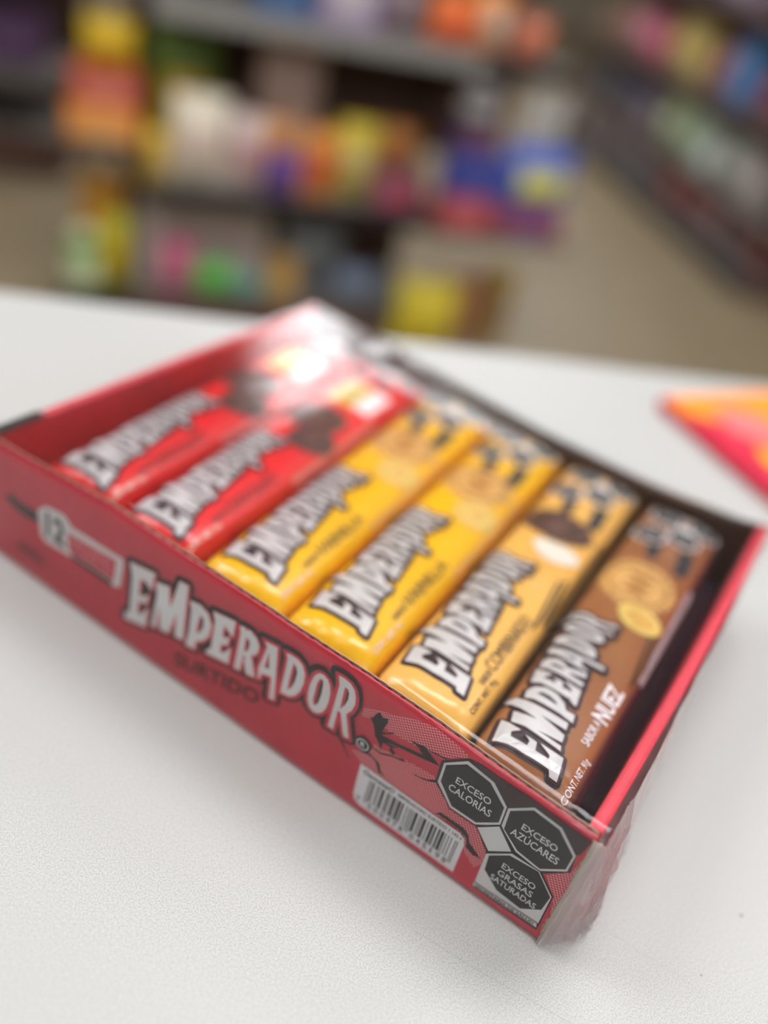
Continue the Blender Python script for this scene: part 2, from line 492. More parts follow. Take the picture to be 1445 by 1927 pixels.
SCR2 = [(.0151, .0236), (.0347, .0237), (.0507, .0256), (.0651, .0238)]
SPK = [(.067, .0713, .5), (.06, .0318, .22)]


def on_counter(name, pts, w, m):
    s = Sheet()
    s.stroke([(p[0] * 1000, p[1] * 1000) for p in pts], w, closed=False)
    return s.build(name, lambda x, y, o: cinv @ Vector((x / 1000, y / 1000, .00005 + o)), m, counter)


on_counter('scratch', SCR1, .07, M_scr)
on_counter('scratch', SCR2, .045, M_scr)
for (x, y, r) in SPK:
    on_counter('speck', [(x, y), (x + .0004, y + .0003)], r, M_speck)

# ------------------------------------------------------------------ cookie carton (open display tray)
W, D, H = 340.0, 273.2, 70.6          # mm; origin is the front right bottom corner
M_red = mat('red_printed_card', srgb(217, 66, 84), .5, var=.05, scale=60, bump=.08)
M_rim = mat('red_folded_card', srgb(226, 68, 86), .5, var=.08, scale=160, bump=.25)
M_kraft = mat('kraft_liner', srgb(206, 182, 160), .8, var=.12, scale=300, bump=.3)
M_flute = mat('shaded_kraft_fluting', srgb(82, 70, 58), .85, var=.2, scale=200)  # darkened kraft: the shade in the gap between the liners is in the colour
M_dark = mat('black_print', srgb(42, 38, 36), .45)
M_brownin = mat('dark_brown_printed_card', srgb(70, 48, 38), .5)
M_grey = mat('silver_grey_print', srgb(240, 240, 240), .4, var=.03)
M_white = mat('white_print', srgb(248, 246, 250), .45, var=.02)
M_pink = mat('pink_print', srgb(232, 140, 150), .45)
M_redpr = mat('red_print', srgb(222, 70, 88), .5)
M_half = halftone_mat('halftone_dot_print', srgb(208, 56, 74), srgb(246, 176, 180), .00125)
M_hdark = halftone_mat('dark_hatched_print', srgb(52, 40, 40), srgb(84, 58, 58), .0011)

PROF = [(-341, 71), (-326, 71.8), (-305, 73.2), (-280, 75.5), (-246, 78.2), (-210, 77.1), (-159, 76.8), (-141, 76.2), (-104, 76.3), (-71, 75.4), (-36, 73), (-4, 71.6), (2, 71)]


def wall_top(x):
    for (x0, z0), (x1, z1) in zip(PROF, PROF[1:]):
        if x0 <= x <= x1:
            return z0 + (z1 - z0) * (x - x0) / (x1 - x0)
    return 71


def ragged(x, k):
    return .28 * noise.noise(Vector((x * .35, k * 9.1, 0))) + .22 * noise.noise(Vector((x * 1.4, k * 5.3, 2)))


carton = empty('cookie_carton')
tag(carton, 'open red cardboard cookie carton in clear shrink film on the white counter', 'carton')


def liner(name, y0, y1, k, face_mat, back_mat, dz):
    xs = [-W + 1 + i * (W - 2.5) / 280 for i in range(281)]
    bm = bmesh.new()
    rows = []
    for x in xs:
        zt = wall_top(x) + ragged(x, k) + dz
        rows.append([bm.verts.new(Vector(c) / 1000) for c in ((x, y0, 0.3), (x, y0, zt), (x, y1, zt), (x, y1, 0.3))])
    for r0, r1 in zip(rows, rows[1:]):
        for j in range(4):
            f = bm.faces.new((r0[j], r1[j], r1[(j + 1) % 4], r0[(j + 1) % 4]))
            f.material_index = 0 if j == 0 else 1
    bm.faces.new(rows[0]); bm.faces.new(list(reversed(rows[-1])))
    o = obj(name, bm, face_mat, carton)
    o.data.materials.append(back_mat)
    return o


liner('front_wall', 0, .85, 1, M_red, M_kraft, 0)
liner('inner_liner', 2.5, 2.85, 2, M_kraft, M_kraft, -.2)
bm, _ = grid_bm(1000, 2, lambda i, j: Vector((-W + 2 + i * (W - 5) / 999, 1.68 + .75 * math.sin(i * (W - 5) / 999 * 2 * PI / 6.5), (.5, wall_top(-W + 2 + i * (W - 5) / 999) - .9)[j])) / 1000)
obj('corrugated_fluting', bm, M_flute, carton)

obj('bottom_panel', box_bm(-W / 1000 + .001, -.001, .0006, D / 1000 - .001, .0005, .0035), M_kraft, carton)
T = 6.0


def end_wall(name, x0, x1, bow):
    def f(i, j):
        y = 4.0 + (D - 4.5) * i / 30
        b_ = bow * math.sin(PI * i / 30)
        r = 1.6
        pts = [(x0, .5), (x0, H - r), (x0 + .5, H - .4), (x0 + r, H), (x1 - r, H), (x1 - .5, H - .4), (x1, H - r), (x1, .5)]
        x, z = pts[j]
        z += (.35 * noise.noise(Vector((y * .05, x0, 0))) if z > 50 else 0)
        return Vector((x + b_ * z / H, y, z)) / 1000
    bm, vs = grid_bm(31, 8, f)
    bm.faces.new(list(reversed(vs[0]))); bm.faces.new(vs[-1])
    return obj(name, bm, M_rim, carton)


end_wall('end_wall', -T, -.2, 1.5)
end_wall('end_wall', -W + .2, -W + T, -1.0)


BP = [(0, 0), (.15, -1), (.3, -6), (.55, -9.5), (.79, -9), (.95, -4), (1.0001, 0)]


def bwf(i, j):
    x = -W + T + .1 + (W - 2 * T - .2) * i / 40
    u = i / 40
    k = [q_ for q_ in range(6) if BP[q_][0] <= u <= BP[q_ + 1][0]][0]
    (u0, d0), (u1, d1) = BP[k], BP[k + 1]
    dr = d0 + (d1 - d0) * (u - u0) / (u1 - u0)
    b_ = 1.0 * math.sin(PI * u)
    y, z = [(D - 4.2, .6), (D - 4.2, H - .6), (D - 3.6, H), (D - .8, H), (D - .2, H - .6), (D - .2, .6)][j]
    return Vector((x, y + b_ * z / H, z + (dr if z > 30 else 0))) / 1000


bm, vs = grid_bm(41, 6, bwf)
bm.faces.new(vs[0]); bm.faces.new(list(reversed(vs[-1])))
obj('back_wall', bm, M_brownin, carton)
# black printed patch on the rim at the far left corner
s = Sheet().rect(-W - .4, -W + T + .5, 1, 34)
s.build('corner_print', lambda x, y, o: Vector((x, y, H + .55)) / 1000, M_dark, carton, cut=3)
# torn kraft edge where the front panel meets the end wall
bm, _ = grid_bm(40, 5, lambda i, j: Vector((-2.2 + j * .75 + .7 * noise.noise(Vector((i * .35, j, 0))), -.35 + .5 * abs(j - 2) + 1.2 * noise.noise(Vector((i * .5, j * .8, 4))), 1 + i * 68.5 / 39)) / 1000)
o = obj('torn_edge', bm, M_kraft, carton)
o.modifiers.new('thick', 'SOLIDIFY').thickness = .0005


def fm(layer):
    return lambda x, z, off: Vector((x / 1000, -(layer / 1000 + off), z / 1000))


def fpart(name, polys, m, layer):
    s = Sheet()
    for p in polys: s.poly(p)
    return s.build(name, fm(layer), m, carton)


fpart('halftone_print', [TR['half1'], TR['half2'], TR['half3']], M_half, .10)
fpart('splash_print', [TR[k] for k in ('body', 'br1', 'spear', 'br2', 'cr1', 'cr2', 'cr3', 'cr4', 'cr5', 'cr6', 'swoosh')], M_dark, .20)
# logo
s = Sheet()
for l in LOGO:
    s.poly(l[0]); s.stroke(l[0], 2.9)
for l in (LOGO[0], LOGO[3]): s.poly(l[0][1:14])
s.build('logo_outline', fm(.28), M_dark, carton)
s = Sheet()
for l in LOGO:
    sh = [(x + .55, z - .25) for x, z in l[0]]
    s.poly(sh); s.stroke(sh, .85)
s.build('logo_shadow', fm(.60), M_redpr, carton)
s = Sheet()
for l in LOGO:
    for h in l[1:]:
        cx = sum(p[0] for p in h) / len(h)
        s.poly([(cx + (x - cx) * .5 + .8, z) for x, z in h])
s.build('logo_counter_shade', fm(.72), M_dark, carton)
s = Sheet()
for l in LOGO: s.poly(*l)
s.build('logo_letters', fm(.80), M_grey, carton)
# SURTIDO, following the slope of the logo
s = Sheet()
s.text('SURTIDO', 0, 50.5, 0, 8.6, bold=.012)
s.v = [(-204.2 + x, 9.2 + .228 * x + y, o) for x, y, o in s.v]
s.build('surtido_lettering', fm(.30), mat('dark_red_print', srgb(46, 16, 20), .5), carton)
# registered mark
s = Sheet()
s.poly(TR['reg'])
s.build('mark_backing', fm(.85), M_dark, carton)
cx, cz = -99.0, 40.4
s = Sheet()
ring = lambda r: [(cx + r * math.cos(q * PI / 14), cz + r * math.sin(q * PI / 14)) for q in range(28)]
s.poly(ring(3.1), ring(2.55))
s.text('R', cx - 1.1, cx + 1.3, cz - 1.5, cz + 1.5, bold=.02)
s.build('registered_mark', fm(.92), M_white, carton)
# badge "12 PAQUETES"
fpart('badge', [TR['badge12']], M_grey, .30)
fpart('badge_panel', [TR['badgered']], M_redpr, .40)
fpart('badge_bar', [TR['badgeline']], M_dark, .40)
s = Sheet().text('12', -293.5, -280, 34.5, 50, bold=.03)
s.build('badge_number', fm(.5), M_dark, carton)
s = Sheet().text('PAQUETES', -275.8, -248, 36.4, 46.2, bold=.02)
s.build('badge_lettering', fm(.5), M_pink, carton)
# small faint dark panel left of the badge
s = Sheet()
for q in range(3):
    s.rect(-316 + q, -294 - q * 2, 12.5 + q * 2.4, 13.9 + q * 2.4)
s.build('small_print', fm(.2), mat('dull_red_print', srgb(110, 34, 46), .5), carton)

# warning seals
fpart('seal_backing', [TR['back']], M_dark, .26)
fpart('seal_dark_field', [TR['darktop']], M_hdark, .34)
fpart('seal_border', [TR['oct1'], TR['oct2'], TR['oct3bg'], TR['strip'], TR['diam']], M_grey, .42)
fpart('seal_face', [TR['oct1i'], TR['oct2i'], TR['oct3i']], mat('seal_black_print', srgb(46, 45, 44), .5), .50)
s = Sheet()
s.stroke([(-34.0, 7.45), (-4.6, 9.3)], .22, closed=False)
s.stroke([(-34.6, 27.6), (-25.6, 37.0), (-13.5, 37.5)], .3, closed=False)
s.stroke([(-34.5, 57.8), (-34.0, 47.1), (-42.6, 38.3)], .3, closed=False)
s.stroke([(-34.0, 47.1), (-25.2, 38.0)], .3, closed=False)
s.build('seal_lines', fm(.50), M_dark, carton)
s = Sheet()
for (ln, x0, x1, z0, z1) in [('EXCESO', -56.9, -41.0, 53.2, 57.0), ('CALORÍAS', -58.6, -39.2, 47.2, 52.4),
                             ('EXCESO', -26.6, -11.4, 52.2, 55.9), ('AZÚCARES', -29.6, -9.0, 46.2, 51.4),
                             ('EXCESO', -26.8, -11.8, 25.6, 29.2), ('GRASAS', -27.2, -11.4, 20.6, 24.2), ('SATURADAS', -29.0, -8.3, 15.6, 19.2)]:
    s.text(ln, x0, x1, z0, z1, bold=.012)
s.build('seal_lettering', fm(.62), M_white, carton)
s = Sheet().text('SECRETARÍA DE SALUD', 0, 27.2, 0, 2.3, bold=.02)
s.v = [(-33.0 + x, 4.95 + .066 * x + y, o) for x, y, o in s.v]
s.build('seal_footer_lettering', fm(.62), M_dark, carton)

# bar code label
fpart('barcode_label', [[(-97.5, 28.9), (-47.2, 28.6), (-44.8, 27.0), (-43.8, 23.5), (-43.6, 4.2), (-92.5, 4.2), (-95.6, 5.6), (-96.9, 9.0)]], M_white, .55)
LC = ['0001101', '0011001', '0010011', '0111101', '0100011', '0110001', '0101111', '0111011', '0110111', '0001011']
PAR = ['LLLLLL', 'LLGLGG', 'LLGGLG', 'LLGGGL', 'LGLLGG', 'LGGLLG', 'LGGGLL', 'LGLGLG', 'LGLGGL', 'LGGLGL']
code = '7500478045198'
inv = lambda q: ''.join('1' if c == '0' else '0' for c in q)
bits = '101'
for dgt, p in zip(code[1:7], PAR[int(code[0])]):
    l = LC[int(dgt)]
    bits += l if p == 'L' else inv(l)[::-1]
bits += '01010' + ''.join(inv(LC[int(c)]) for c in code[7:]) + '101'
s = Sheet()
bx0, bx1 = -91.2, -46.3
mw = (bx1 - bx0) / len(bits)
i = 0
while i < len(bits):
    if bits[i] == '1':
        j = i
        while j < len(bits) and bits[j] == '1': j += 1
        guard = i < 3 or 45 <= i < 50 or i >= 92
        s.rect(bx0 + i * mw + .03, bx0 + j * mw - .03, 8.2 if guard else 10.2, 23.2)
        i = j
    else:
        i += 1
s.build('barcode_bars', fm(.65), M_dark, carton)
s = Sheet()
for i, c in enumerate(code):
    x = -95.0 if i == 0 else bx0 + mw * (3 + (i - 1) * 7 + (5 if i > 6 else 0)) + 1.0
    nx = .7 if c == '1' else 1.9
    s.text(c, x + (.5 if c == '1' else 0), x + (.5 if c == '1' else 0) + nx, 6.0, 9.4, bold=.01)
s.text('Gamesa®', -95.4, -79.4, 24.6, 27.6, bold=.02, skew=.04)
s.text('EMPERADOR® SURTIDO 1 142 g', -77.2, -45.6, 24.6, 27.2, bold=.02)
s.build('barcode_lettering', fm(.65), M_dark, carton)

# ------------------------------------------------------------------ cookie packs
L_, HW, HH = 247.0, 24.2, 14.1


def pack_top(s, t, seed=0.0):
    e = max(0.0, min(1.0, min(s, L_ - s) / 11.0))
    E = .16 + .84 * math.sqrt(max(0, 1 - (1 - e) ** 2))
    w = HW * (1 - .03 * (1 - e))
    q = min(1.0, abs(t) / w)
    z = HH * E * (1 - q ** 3.4) ** (1 / 3.4)
    near = max(0.0, 1 - min(s, L_ - s) / 26.0)
    z += near * (.8 * noise.noise(Vector((t * .22 + seed, s * .10, seed))) + .5 * near * noise.noise(Vector((t * .5 + seed, s * .16, seed + 5)))) * (1 - q ** 4)
    z += .35 * noise.noise(Vector((t * .05 + seed, s * .03, seed + 3))) * (1 - q ** 4)
    return z


def pack_mesh(seed):
    ns, ntt = 120, 33
    ss = [L_ * (.5 - .5 * math.cos(PI * i / (ns - 1))) for i in range(ns)]
    ths = [PI * j / (ntt - 1) for j in range(ntt)]
    bm = bmesh.new()
    rings = []
    for s_ in ss:
        e = max(0.0, min(1.0, min(s_, L_ - s_) / 11.0))
        w = HW * (1 - .03 * (1 - e))
        top = [(-w * math.cos(a), pack_top(s_, -w * math.cos(a), seed)) for a in ths]
        bot = [(w * math.cos(a), -.97 * pack_top(s_, w * math.cos(a), seed + 11)) for a in ths[1:-1]]
        rings.append([bm.verts.new(Vector((x, s_, z)) / 1000) for x, z in top + bot])
    n = len(rings[0])
    for r0, r1 in zip(rings, rings[1:]):
        for j in range(n):
            bm.faces.new((r0[j], r0[(j + 1) % n], r1[(j + 1) % n], r1[j]))
    bm.faces.new(list(reversed(rings[0]))); bm.faces.new(rings[-1])
    me = bpy.data.meshes.new('wrapper')
    bm.to_mesh(me); bm.free()
    for p in me.polygons: p.use_smooth = True
    return me


def crimp_mesh(end, seed):
    def f(i, j):
        t = -HW * .94 + 2 * HW * .94 * i / 60
        u = j / 5
        s_ = -9.0 * u if end == 0 else L_ + 3.2 * u
        z = -2.5 * u * u * (1 if end == 0 else -.2) + .35 * math.sin(t * 5.2) * min(1, u * 2) + 1.0 * u * noise.noise(Vector((t * .12, seed, end)))
        return Vector((t * (1 - .02 * u), s_ + .5 if end == 0 else s_ - .5, z)) / 1000
    bm, _ = grid_bm(61, 6, f)
    me = bpy.data.meshes.new('crimp')
    bm.to_mesh(me); bm.free()
    return me


M_edge = mat('dark_red_edge_print', srgb(110, 28, 44), .35)
M_silver = mat('silver_foil_print', srgb(206, 206, 208), .40, metal=.12, var=.10, scale=70)
M_outl = mat('navy_black_print', srgb(34, 30, 42), .35)
M_tan = mat('baked_biscuit_print', srgb(222, 176, 104), .4, var=.25, scale=260)
M_tan2 = mat('biscuit_relief_print', srgb(172, 116, 50), .4, var=.2, scale=200)
M_choc = mat('chocolate_biscuit_print', srgb(70, 44, 42), .4, var=.3, scale=260)
M_choc2 = mat('chocolate_relief_print', srgb(112, 80, 72), .4, var=.2, scale=200)
M_crm = mat('white_cream_print', srgb(240, 238, 228), .35, var=.03)
M_crm2 = mat('yellow_cream_print', srgb(236, 208, 116), .35, var=.10, scale=120)
M_nut = mat('nut_cream_print', srgb(222, 178, 92), .35, var=.08, scale=120)
M_seal = mat('pack_seal_print', srgb(46, 46, 52), .4)
M_sealb = mat('pack_seal_border', srgb(238, 238, 240), .4)
M_yel_l = mat('yellow_label_print', srgb(240, 214, 30), .4)
M_hatch = mat('dark_olive_print', srgb(66, 56, 40), .4)


def scallop(cs, ct, rs, rt, n=22, k=.05):
    return [(cs + rs * (1 + k * math.cos(q * PI)) * math.cos(q * PI / n), ct + rt * (1 + k * math.cos(q * PI)) * math.sin(q * PI / n)) for q in range(2 * n)]


def octagon(cs, ct, r):
    return [(cs + r * math.cos(PI / 8 + q * PI / 4), ct + r * math.sin(PI / 8 + q * PI / 4)) for q in range(8)]


def cookie(root, pm, cs, ct, rs, rt, m1, m2, lay, word='E'):
    Sheet().poly(scallop(cs, ct, rs, rt)).build('biscuit_print', pm(lay), m1, root, cut=4)
    s = Sheet()
    s.poly(scallop(cs, ct, rs * .80, rt * .80, k=0), scallop(cs, ct, rs * .72, rt * .72, k=0)[::-1])
    for q in range(12):
        an = q * PI / 6
        s.poly([(cs + rs * .9 * math.cos(an) + 1.0 * math.cos(w * PI / 4), ct + rt * .9 * math.sin(an) + 1.0 * math.sin(w * PI / 4)) for w in range(8)])
    for q in (-1, 0, 1):
        s.poly(scallop(cs + q * rs * .34, ct, rs * .12, rt * .36, 8, 0))
    s.build('biscuit_relief', pm(lay + .08), m2, root, cut=4)


def build_pack(name, label, seed, flav, so):
    root = empty(name)
    body, crimpm = WRAPS[flav]
    obj('wrapper', pack_mesh(seed), body, root)
    for e in (0, 1):
        o = obj('crimped_end', crimp_mesh(e, seed), crimpm, root, smooth=True)
        o.modifiers.new('thick', 'SOLIDIFY').thickness = .0003

    def pm(lay):
        return lambda s_, t, off: Vector((t, s_, pack_top(min(max(s_, 0), L_), t, seed) + lay)) / 1000 + Vector((0, 0, off))
    k = .815

    def lm(p):
        x, z = p
        s_ = so + 2 + (x + 237.7) * k
        return (s_, 12.3 - (z - 16.8) * k + .05 * (s_ - so))
    letters = [[[lm(p) for p in r] for r in l] for l in LOGO]
    s = Sheet()
    for l in letters: s.poly(l[0]); s.stroke(l[0], 1.9)
    for l in (letters[0], letters[3]): s.poly(l[0][1:14])
    s.build('logo_outline', pm(.24), M_outl, root, cut=4)
    s = Sheet()
    for l in letters: s.poly(l[0]); s.stroke(l[0], .75)
    s.build('logo_edge', pm(.60), M_edge, root, cut=4)
    s = Sheet()
    for l in letters: s.poly(l[0]); s.stroke(l[0], .45)
    s.build('logo_inner_outline', pm(.78), M_outl, root, cut=4)
    s = Sheet()
    for l in letters: s.poly(*l)
    s.build('logo_letters', pm(.95), M_silver, root, cut=4)
    txt = M_white if flav in ('nut', 'choc') else M_outl
    s = Sheet()
    if flav == 'nut':
        s.text('SABOR A', so + 28, so + 44.5, 12.2, 16.2, up='t', bold=.01)
        s.text('NUEZ', so + 45.5, so + 70, 10.2, 18.6, up='t', bold=.03)
        s.text('CONT. NET. 91g', so - 1.5, so + 22, 16.8, 20.6, up='t', bold=.01)
    elif flav == 'mix':
        s.text('SABOR', so + 15, so + 25, 13.2, 16.4, up='t', bold=.01)
        s.text('COMBINADO', so + 26, so + 70, 10.4, 16.8, up='t', bold=.0)
        s.text('CONT. NET. 91g', so - 2, so + 23, 17.6, 20.8, up='t', bold=.01)
    else:
        s.text('SABOR', so + 22, so + 34, 14.0, 17.0, up='t', bold=.01)
        s.text('VAINILLA' if flav == 'van' else 'CHOCOLATE', so + 35, so + 76, 11.6, 18.0, up='t', bold=.0)
    s.build('flavour_lettering', pm(.5), M_outl if flav == 'choc' else txt, root, cut=4)
    if flav in ('van', 'choc'):
        Sheet().text('CONT. NET. 91g', so - 2, so + 24, 18.0, 21.4, up='t', bold=.02).build('weight_lettering', pm(.5), mat('pale_lettering', srgb(250, 226, 210), .4), root, cut=4)
    # small print down the right edge
    s = Sheet()
    x = 88.0
    rnd = random.Random(int(seed * 10))
    while x < 176:
        w = rnd.uniform(1.2, 4.5)
        for tt in (20.9, 22.3):
            s.rect(x, x + w, tt, tt + .9)
        x += w + .6
    s.build('small_print', pm(.25), {'nut': M_white, 'mix': M_hatch, 'van': mat('peach_print', srgb(244, 190, 130), .4), 'choc': mat('rose_print', srgb(244, 170, 170), .4)}[flav], root, cut=4)
    # biscuits
    if flav == 'nut':
        cookie(root, pm, 154, -3, 22, 20, M_tan, M_tan2, .25)
        Sheet().poly(smooth([(130, -6), (137, 0), (136, 14), (128, 20), (119, 16), (116, 8), (119, 0), (124, -4)])).build('cream_print', pm(.45), M_crm2, root, cut=4)
        Sheet().poly(smooth([(129, -1), (133, 3), (132, 12), (127, 16), (121, 12), (120, 6), (124, 0)])).build('cream_core_print', pm(.55), M_nut, root, cut=4)
    elif flav == 'mix':
        cookie(root, pm, 168, -4, 15, 21, M_choc, M_choc2, .25)
        Sheet().poly(smooth([(148, -10), (152, 0), (152, 12), (147, 19), (139, 16), (134, 8), (135, -2), (141, -8)])).build('cream_print', pm(.45), M_crm, root, cut=4)
    elif flav == 'van':
        cookie(root, pm, 168, -2, 21, 20, M_tan, M_tan2, .25)
        cookie(root, pm, 138, 10, 13, 13, M_crm2, M_tan, .50)
    else:
        cookie(root, pm, 150, -4, 17, 19, M_choc, M_choc2, .25)
        cookie(root, pm, 126, 8, 15, 14, M_choc, M_choc2, .50)
    # warning seals near the far end, with dark wedges pointing at the biscuit
    if flav == 'choc':
        Sheet().rect(176, 206, -14, 4).build('yellow_label', pm(.3), M_yel_l, root, cut=4)
        Sheet().rect(176, 206, 4.2, 17).build('white_label', pm(.3), M_white, root, cut=4)
        Sheet().poly([(182, -10), (200, -10), (200, 1), (182, 1)], [(185, -8), (197, -8), (197, -1), (185, -1)]).build('label_print', pm(.4), M_seal, root, cut=4)
    else:
        Sheet().poly([(198, -12), (182, -8), (183, -3), (200, -3)]).poly([(204, 6), (178, 9), (181, 16), (206, 15)]).build('wedge_print', pm(.3), M_seal, root, cut=4)
    so3 = 212 if flav == 'choc' else 200
    cs3 = [(so3 + 4, -13), (so3 + 9, 3), (so3 + 23, -8), (so3 + 20, 15)] if flav == 'choc' else [(207, -13), (216, 4.5), (232, -10), (235, 12)]
    s = Sheet()
    for (a_, b_) in cs3: s.poly(octagon(a_, b_, 10.2 if so3 == 200 else 7))
    s.rect(so3 + 20, so3 + 29, -2, 8)
    s.build('seal_border', pm(.42), M_sealb, root, cut=4)
    s = Sheet()
    for (a_, b_) in cs3: s.poly(octagon(a_, b_, 8.8 if so3 == 200 else 6))
    s.build('seal_face', pm(.55), M_seal, root, cut=4)
    s = Sheet()
    for (a_, b_) in cs3:
        for q in (-1.5, 1.5): s.rect(a_ - 3.6, a_ + 3.6, b_ + q - .4, b_ + q + .4)
    s.build('seal_print', pm(.65), M_sealb, root, cut=4)
    if flav in ('nut', 'mix'):
        s = Sheet().poly([(78, 18.2), (122, 14.6), (123, 16.0), (84, 19.6)]).poly([(88, 20.4), (126, 17.2), (128, 18.8), (96, 21.6)])
        s.build('streak_print', pm(.3), M_hatch, root, cut=4)
    return root


WRAPS = {
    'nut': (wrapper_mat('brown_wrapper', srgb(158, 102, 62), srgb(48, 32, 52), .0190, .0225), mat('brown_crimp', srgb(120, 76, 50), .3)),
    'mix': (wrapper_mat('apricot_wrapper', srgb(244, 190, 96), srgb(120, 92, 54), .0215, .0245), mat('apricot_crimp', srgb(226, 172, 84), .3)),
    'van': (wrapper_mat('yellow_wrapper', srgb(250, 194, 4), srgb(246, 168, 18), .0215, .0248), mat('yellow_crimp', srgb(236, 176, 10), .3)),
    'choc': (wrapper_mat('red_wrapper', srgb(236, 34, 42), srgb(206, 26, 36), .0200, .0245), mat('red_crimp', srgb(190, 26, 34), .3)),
}
PACKS = [
    ('choc', -292.4, 3.55, 4, 'red chocolate cookie pack against the left end wall of the carton'),
    ('choc', -240.6, 3.8, 4, 'red chocolate cookie pack lying next to a yellow vanilla pack'),
    ('van', -187.8, 3.9, 11, 'yellow vanilla cookie pack lying next to a red chocolate pack'),
    ('van', -137.0, 3.4, 13, 'yellow vanilla cookie pack lying next to the apricot pack'),
    ('mix', -86.6, 2.5, 14, 'apricot orange combination cookie pack between yellow and brown packs'),
    ('nut', -36.6, 1.5, 3, 'brown nut cookie pack beside the right end wall of the carton'),
]
COLN = {'choc': 'red', 'van': 'yellow', 'mix': 'apricot', 'nut': 'brown'}
low_mesh = pack_mesh(40.0)
M_lownut = mat('plum_back_of_wrapper', srgb(46, 34, 50), .35)
for i, (fl, x0, yaw, so, lab) in enumerate(PACKS):
    p = build_pack('cookie_pack', lab, 1.7 * i + .4, fl, so)
    p.location = (x0 / 1000, .0175, .0465)
    p.rotation_euler = (0, 0, R(yaw))
    tag(p, lab, 'cookie pack', 'cookie packs in the upper layer of the carton')
    q = empty('cookie_pack', (x0 / 1000 + (.006 if fl == 'nut' else 0), .0175, .0179), R(-.1 if fl == 'nut' else yaw))
    tag(q, 'lower-layer %s cookie pack lying under the %s' % ('plum backed' if fl == 'nut' else COLN[fl], {0: 'red pack by the end wall', 1: 'red pack beside yellow', 2: 'yellow pack beside red', 3: 'yellow pack beside apricot', 4: 'apricot pack', 5: 'brown pack'}[i]), 'cookie pack', 'cookie packs in the lower layer of the carton')
    obj('wrapper', low_mesh.copy(), M_lownut if fl == 'nut' else WRAPS[fl][0], q)

# ------------------------------------------------------------------ shrink film round the carton
M_film = film_mat('clear_shrink_film', .13, .008, 1.37)
M_filmc = film_mat('crumpled_shrink_film', .12, .36, 1.5)
NXF, NT = 150, 170


def film_f(i, j):
    x = -W - 1.2 + (W + 2.4) * i / (NXF - 1)
    zt = wall_top(min(max(x, -W), 0)) + 1.0
    if j < 14:
        u = j / 13
        z = 1.5 + (zt - 1.5) * u ** .8
        rip = max(0, (z - zt + 16) / 16)
        y = -1.6 - .35 * rip * (noise.noise(Vector((x * .45, z * .04, 1))) + .6 * noise.noise(Vector((x * 1.1, z * .03, 7)))) - .35 * noise.noise(Vector((x * .02, z * .03, 5)))
        return Vector((x, y, z)) / 1000
    if j < NT - 4:
        u = ((j - 13) / (NT - 18)) ** 1.9
        y = -1.2 + (D + 2.4) * u
        edge = min(1, min(x + W, -x) / 40) if -W < x < 0 else 0
        sag = max(0, edge) * math.sin(PI * u) ** 1.5
        z = zt + (H + 1.2 - zt) * u - .6 * sag
        if u > .8:
            k_ = [q_ for q_ in range(6) if BP[q_][0] <= min(1, max(0, (x + W) / W)) <= BP[q_ + 1][0]][0]
            (u0, d0), (u1, d1) = BP[k_], BP[k_ + 1]
            z += (d0 + (d1 - d0) * ((x + W) / W - u0) / (u1 - u0)) * ((u - .8) / .2) ** 1.6
        z += sag * (.45 * noise.noise(Vector((x * .018, y * .02, 2))) + .16 * noise.noise(Vector((x * .09, y * .03, 3))))
        yr = 6.5 + 2.5 * noise.noise(Vector((x * .025, 4, 4)))
        z += .55 * max(0, noise.noise(Vector((x * .03, 8, 1))) + .35) * math.exp(-((y - yr) / 1.1) ** 2)
        cr_ = math.exp(-math.hypot(x + 5, y - 5) / 30)
        z += .22 * cr_ * noise.noise(Vector((math.atan2(y + 3, -x + 3) * 9, 0, 3)))
        cl = math.exp(-math.hypot(x + W, y - D) / 55)
        z += .55 * cl * (1 - cl * .4) * (noise.noise(Vector((math.atan2(D + 8 - y, x + W + 8) * 10, 0, 5))) + .6 * noise.noise(Vector((x * .12, y * .12, 6))))
        return Vector((x, y, z)) / 1000
    u = (j - (NT - 5)) / 4
    return Vector((x, D + 2.2, 60 * (1 - u) + 2 * u)) / 1000


bm, _ = grid_bm(NXF, NT, film_f)
obj('shrink_film', bm, M_film, carton, smooth=True)


def corner_f(i, j):
    u, v = i / 149, j / 49           # u along the path, v up
    z = .8 + 71.0 * v
    bulge = 11.0 * (1 - v) ** .7 + 2.5
    if u < .18:
        k = u / .18
        x, y = -1.6 + 1.6 * k, -2.2 - 1.0 * math.sin(PI * k) * (1 - v)
    elif u < .62:
        k = (u - .18) / .44
        x = bulge * math.sin(PI * k * .62)
        y = -2.2 + 26 * k
    else:
        k = (u - .62) / .38
        x = bulge * math.sin(PI * .62) * (1 - k) ** 1.4 + 1.2
        y = 23.8 + (D - 25) * k
    am = (.5 + 2.0 * (1 - v)) * min(1, u * 6)
    rid = lambda a_, b_, c_: 1 - 2.2 * abs(noise.noise(Vector((a_, b_, c_))))
    fold = .9 * rid(u * 13 + v * 2.4, v * 1.2, 1) + .55 * rid(u * 31 - v * 3, v * 2.6, 6) + .25 * rid(u * 60, v * 7, 3)
    x = max(x + am * (fold - .75), 2.3 + .4 * fold) if u > .18 else x + .3 * am * fold
    y += .7 * am * noise.noise(Vector((u * 22, v * 5, 9)))
    return Vector((x, y, z)) / 1000


bm, _ = grid_bm(150, 50, corner_f)
for f_ in bm.faces:
    f_.material_index = 1 if f_.calc_center_median().y > .022 else 0
o = obj('film_corner_fold', bm, M_filmc, carton)
o.data.materials.append(M_film)

